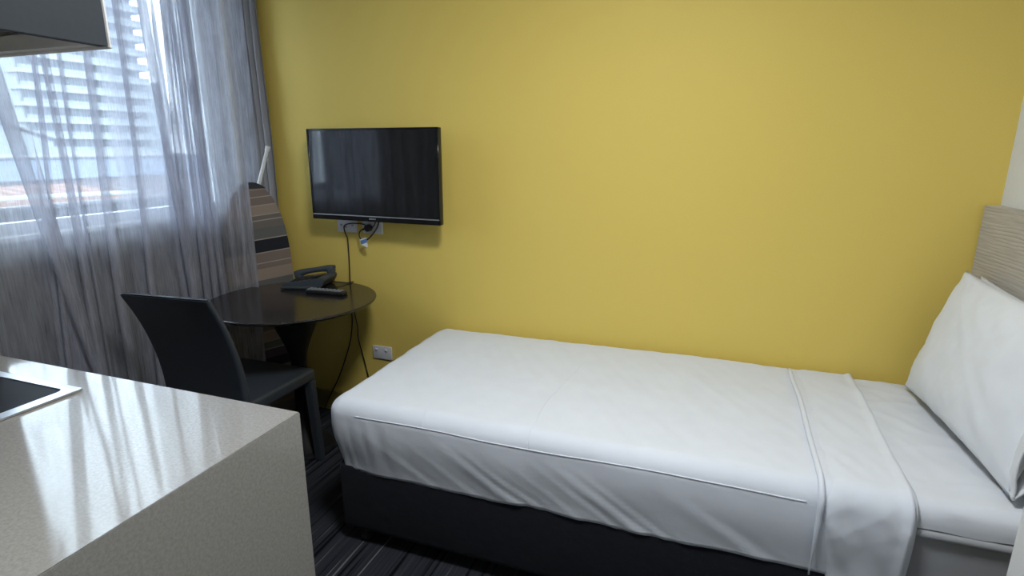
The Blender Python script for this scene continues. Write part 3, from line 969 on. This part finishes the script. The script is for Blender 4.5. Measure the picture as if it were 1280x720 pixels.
MB().tube(smooth_path([(0.935, -0.075, 1.125), (0.905, -0.058, 1.075), (0.868, -0.050, 1.035), (0.838, -0.048, 1.010), (0.815, -0.047, 1.000), (0.796, -0.047, 1.012), (0.788, -0.044, 1.036), (0.796, -0.036, 1.054), (0.812, -0.028, 1.060)], 8), 0.0036, 7).build('cord', M['black_plastic'], pc, True)
b = MB(); b.tube([(0.833, -0.013, 1.066), (0.833, -0.020, 1.066), (0.833, -0.040, 1.066), (0.833, -0.045, 1.066)], 0.02, 16, True, [0.017, 0.0195, 0.018, 0.013]); b.build('plug', M['black_plastic'], pc, True, 40)
b = MB(); b.tube([(0.815, -0.028, 1.060), (0.803, -0.030, 1.058)], 0.006, 8); b.build('plug_neck', M['black_plastic'], pc, True, 40)
fnt = lambda a, c, d: (a, -0.052 - d + (c - 1.0) * 0.1, c)
MB().prism([(0.797, 1.009), (0.834, 1.021), (0.838, 0.996), (0.806, 0.984), (0.801, 0.990)], fnt, 0.0, 0.0012).build('tag_label', M['label_blue'], pc)
MB().prism([(0.797, 1.009), (0.834, 1.021), (0.835, 1.015), (0.798, 1.003)], fnt, 0.0013, 0.002).build('tag_white_top', M['label_white'], pc)
MB().prism([(0.806, 0.984), (0.838, 0.996), (0.845, 0.978), (0.838, 0.970)], fnt, 0.0005, 0.0018).build('tag_white_foot', M['label_white'], pc)

# ------------------------------------------------------------------ round table
TC = (0.648, -0.402); TR = 0.383; TZ = 0.770
rt = empty('round_table', (TC[0], TC[1], 0), 'round dark lacquered table on a flared pedestal, phone on top', 'table')
b = MB().lathe([(0, TZ - 0.020), (TR - 0.02, TZ - 0.020), (TR - 0.004, TZ - 0.012), (TR, TZ - 0.006), (TR - 0.001, TZ - 0.002), (TR - 0.004, TZ), (0, TZ)], 96, TC)
b.build('tabletop', M['table'], rt, True, 30)
prof = []
for k in range(25):
    t = k / 24
    z = 0.02 + t * 0.730
    r = 0.034 + 0.085 * sstep(0.52, 1.0, t) ** 1.4 + 0.085 * (1 - sstep(0.0, 0.24, t)) ** 2.2
    prof.append((r, z))
b = MB().lathe([(0, 0.02)] + prof + [(0, 0.750)], 48, TC)
b.build('pedestal', M['pedestal'], rt, True, 40)
b = MB().lathe([(0, 0.001), (0.136, 0.001), (0.142, 0.006), (0.139, 0.013), (0.12, 0.021), (0, 0.024)], 64, TC)
b.build('base', M['pedestal'], rt, True, 40)

# phone
ph = empty('desk_phone', (0.545, -0.14, TZ), 'dark desk phone with a coiled cord on the round table', 'phone')
pa = R(14)
Mp = Matrix.Translation(Vector((0.545, -0.150, TZ))) @ Matrix.Rotation(pa, 4, 'Z')
def pt(a, c, z): return Mp @ Vector((a, c, z))
# wedge body: low at -a, high at +a
poly = [(-0.105, 0.002), (0.080, 0.002), (0.106, 0.024), (0.114, 0.050), (0.100, 0.060), (-0.100, 0.026), (-0.110, 0.016)]
b = MB(); b.prism(poly, lambda a, z, d: pt(a, d, z), -0.085, 0.085)
bmesh.ops.bevel(b.bm, geom=[e for e in b.bm.edges], offset=0.004, segments=2, affect='EDGES')
b.build('body', M['phone'], ph, True, 40)
def top_z(a): return 0.026 + (a + 0.100) / 0.198 * 0.034
k0 = None
for r in range(4):
    for c in range(3):
        a = -0.065 + r * 0.026; y = -0.055 + c * 0.026
        if k0 is None:
            k0 = MB().box(-0.008, 0.008, -0.009, 0.009, -0.001, 0.004, 0.001, 1).build('key', M['black_plastic'], ph)
            k0.matrix_parent_inverse = Matrix.Translation(ph.location).inverted()
            o = k0
        else:
            o = sub('key', k0, ph, k0)
        o.matrix_basis = Mp @ Matrix.Translation((a, y, top_z(a) + 0.0005)) @ Matrix.Rotation(-math.atan2(0.034, 0.198), 4, 'Y')
b = MB(); m_ = Mp @ Matrix.Translation((0.055, -0.015, top_z(0.055))) @ Matrix.Rotation(-math.atan2(0.034, 0.198), 4, 'Y')
b.box(-0.022, 0.022, -0.055, 0.04, -0.001, 0.002, 0.001, 1, m_); b.build('display', M['gloss_black'], ph)
# handset: arched bar along the far side
hp = []; hr = []
for k in range(17):
    t = k / 16
    a = -0.100 + 0.205 * t
    arch = 0.013 * (1 - (2 * t - 1) ** 4)
    hp.append(pt(a, 0.062, top_z(a) + 0.012 + arch)); hr.append(0.0135 + 0.010 * abs(2 * t - 1) ** 2)
b = MB().tube(hp, 0.015, 12, True, hr)
for a in (-0.088, 0.090):
    z = top_z(a)
    b.tube([pt(a, 0.062, z - 0.002), pt(a, 0.062, z + 0.010), pt(a, 0.062, z + 0.018)], 0.02, 14, True, [0.021, 0.024, 0.020])
b.build('handset', M['phone'], ph, True, 50)
cp = []
for k in range(26 * 8 + 1):
    t = k / (26 * 8)
    a = -0.112 + 0.185 * t; ang = 2 * math.pi * k / 8
    cp.append(pt(a, -0.096 + 0.0075 * math.cos(ang), 0.0105 + 0.0075 * math.sin(ang)))
MB().tube(cp, 0.0022, 5).build('coiled_cord', M['phone'], ph, True)
lead('phone_cable', [(0.655, -0.095, 0.785), (0.685, -0.08, 0.780), (0.70, -0.06, 0.7745), (0.708, -0.040, 0.7745), (0.7095, -0.018, 0.772), (0.704, -0.007, 0.755), (0.702, -0.008, 0.61), (0.715, -0.008, 0.52), (0.715, -0.008, 0.45), (0.742, -0.008, 0.336), (0.765, -0.011, 0.236), (0.80, -0.03, 0.10), (0.83, -0.05, 0.006), (0.90, -0.06, 0.006)],
     0.0028, M['black_plastic'], 'thin black phone cable dropping behind the round table', 'cable')

# remote
rm = empty('remote_control', (0.735, -0.268, TZ), 'slim black remote control with grey buttons on the round table', 'remote')
ra_ = R(4)
Mr = Matrix.Translation(Vector((0.735, -0.268, TZ))) @ Matrix.Rotation(ra_, 4, 'Z')
b = MB(); b.box(-0.105, 0.105, -0.023, 0.023, 0.0012, 0.019, 0.006, 3, Mr); b.build('body', M['black_plastic'], rm, True, 50)
kb = None
for r in range(9):
    for c in range(3):
        a = -0.088 + r * 0.021; y = -0.013 + c * 0.013
        if kb is None:
            kb = MB().box(-0.0062, 0.0062, -0.0045, 0.0045, 0, 0.0045, 0.001, 1).build('button', M['key_grey'], rm); o = kb
        else:
            o = sub('button', kb, rm, kb)
        o.matrix_basis = Mr @ Matrix.Translation((a, y, 0.0188))

# ------------------------------------------------------------------ chair
ch = empty('dining_chair', (0.57, -0.68, 0), 'black leather chair with a high curved back, tucked under the round table', 'chair')
b = MB().box(0.352, 0.786, -0.870, -0.455, 0.405, 0.462, 0.014, 3)
b.build('seat', M['leather'], ch, True, 50)
bk = MB()
sec = []
nzb = 20
def by(z):
    t = fb((z - 0.44) / 0.48)
    return -0.860 - 0.124 * t ** 2.1
ring = []
for k in range(nzb + 1):
    z = 0.425 + (0.922 - 0.425) * k / nzb
    y = by(z); t = k / nzb
    xl = 0.352 + 0.004 * t; xr = 0.787
    th = 0.036 - 0.012 * t
    rr = []
    r = th * 0.48
    for (cx, cy, a0) in ((xr - r, y + th / 2 - r, 0), (xl + r, y + th / 2 - r, 90), (xl + r, y - th / 2 + r, 180), (xr - r, y - th / 2 + r, 270)):
        for j in range(5):
            a = R(a0 + 90 * j / 4)
            # the panel is gently hollow across its width
            xx = cx + r * math.cos(a); u = (xx - 0.57) / 0.215
            rr.append(bk.bm.verts.new((xx, cy + r * math.sin(a) + 0.012 * (u * u - 1) * t - 0.020 * t * (0.5 - u * 0.5) * 0.6, z + 0.004 * t * (1 - u * u) * 0 + 0.004 * t * u)))
    ring.append(rr)
for A, B in zip(ring, ring[1:]):
    for j in range(len(A)):
        bk.bm.faces.new((A[j], A[(j + 1) % len(A)], B[(j + 1) % len(A)], B[j]))
bk.bm.faces.new(ring[0][::-1]); ft = bk.bm.faces.new(ring[-1])
bmesh.ops.bevel(bk.bm, geom=list(ft.edges), offset=0.006, segments=2, affect='EDGES')
bo = bk.build('backrest', M['leather'], ch, True, 60)
# stitched edge
for xs in (0.353, 0.7865):
    pts = [(xs, by(0.43 + 0.0242 * k) + 0.020, 0.43 + 0.0242 * k) for k in range(20)]
for (x, y, dx, dy) in ((0.372, -0.478, -0.012, 0.0), (0.766, -0.478, 0.022, 0.002), (0.372, -0.862, -0.012, -0.030), (0.766, -0.862, 0.012, -0.030)):
    l = MB()
    tp = [(x - 0.020, y - 0.020), (x + 0.020, y - 0.020), (x + 0.020, y + 0.020), (x - 0.020, y + 0.020)]
    A = [l.bm.verts.new((a, c, 0.410)) for a, c in tp]
    B = [l.bm.verts.new((x + dx + (a - x) * 0.9, y + dy + (c - y) * 0.9, 0.002)) for a, c in tp]
    for k in range(4): l.bm.faces.new((A[k], A[(k + 1) % 4], B[(k + 1) % 4], B[k]))
    l.bm.faces.new(A); l.bm.faces.new(B[::-1])
    bmesh.ops.bevel(l.bm, geom=[e for e in l.bm.edges], offset=0.004, segments=2, affect='EDGES')
    l.build('leg', M['leather'], ch, True, 40)

# ------------------------------------------------------------------ ironing board
# stands on its tail in the corner; local x = across, z = along, y = thickness (front is -y)
ib = empty('ironing_board', (0.235, -0.165, 0.0), 'ironing board with striped brown and grey cover standing in the corner', 'ironing board')
ib.rotation_euler = (0, 0, R(52))
hwid = 0.165; Lb = 1.285
out = [(hwid, 0.36), (hwid, 0.55)]
for k in range(29):
    an = R(90 * k / 28)
    out.append((max(hwid * math.cos(an) ** 0.95, 0.006), 0.78 + (Lb - 0.78) * math.sin(an) ** 0.80))
low = [(0.13, 0.004), (0.150, 0.04), (0.163, 0.12)]
right = low + out
polyb = [(a, z) for a, z in right] + [(-a, z) for a, z in reversed(right)]
def ibm(mb, name, mat, smooth=False, ang=None):
    me_o = mb.build(name, mat, None, smooth, ang)
    me_o.parent = ib
    return me_o
b = MB(); b.prism(polyb, lambda a, z, d: (a, d, z), -0.012, 0.012)
bmesh.ops.bevel(b.bm, geom=[e for e in b.bm.edges], offset=0.004, segments=2, affect='EDGES')
ibm(b, 'striped_cover', M['stripe'], True, 40)
capz = Lb - 0.022
cap = [(a + 0.004, z + 0.004) for a, z in right if z >= capz - 0.012]
cap = cap + [(-a, z) for a, z in reversed(cap)]
b = MB(); b.prism(cap, lambda a, z, d: (a, d, z), -0.016, 0.016); ibm(b, 'nose_cap', M['black_plastic'], True, 40)
b = MB()
b.tube([(-0.05, 0.024, 0.30), (-0.03, 0.024, 0.70), (0.020, 0.026, 1.20), (0.105, 0.030, 1.455)], 0.0095, 10)
ibm(b, 'leg', M['white_metal'], True, 40)
b = MB(); b.tube([(0.06, 0.024, 0.30), (0.05, 0.024, 0.60), (0.03, 0.026, 0.95)], 0.0095, 10); ibm(b, 'leg', M['white_metal'], True, 40)
b = MB(); b.tube([(0.102, 0.030, 1.445), (0.109, 0.0305, 1.468)], 0.012, 10); ibm(b, 'rubber_foot', M['white_metal'], True, 40)

# ------------------------------------------------------------------ fill light on the ceiling, added to brighten the room (out of frame)
def fill_ceiling_light(x, y, r, power, label):
    o = empty('fill_ceiling_light', (x, y, H), label, 'ceiling light')
    MB().lathe([(0, H - 0.001), (r + 0.02, H - 0.001), (r + 0.02, H - 0.03), (r, H - 0.03), (r, H - 0.02), (0, H - 0.02)], 40, (x, y)).build('rim', M['white_metal'], o, True, 40)
    MB().lathe([(0, H - 0.021), (r - 0.002, H - 0.021), (r - 0.002, H - 0.028), (0, H - 0.03)], 40, (x, y)).build('fill_diffuser', M['fill_diffuser'], o, True, 40)
    ld = bpy.data.lights.new('fill_lamp', 'AREA')
    ld.shape = 'DISK'; ld.size = 2 * r; ld.energy = power; ld.color = (0.95, 0.98, 1.0)
    lo = bpy.data.objects.new('fill_lamp', ld); COL.objects.link(lo)
    lo.location = (x, y, H - 0.035)
    lo.parent = o
    lo.matrix_parent_inverse = Matrix.Translation(o.location).inverted()
    return o
fill_ceiling_light(2.20, -1.52, 0.22, FILL_LIGHT_POWER, 'round white fill light on the ceiling, added out of view to brighten the room')

S.cycles.transparent_max_bounces = 24
S.cycles.max_bounces = 10
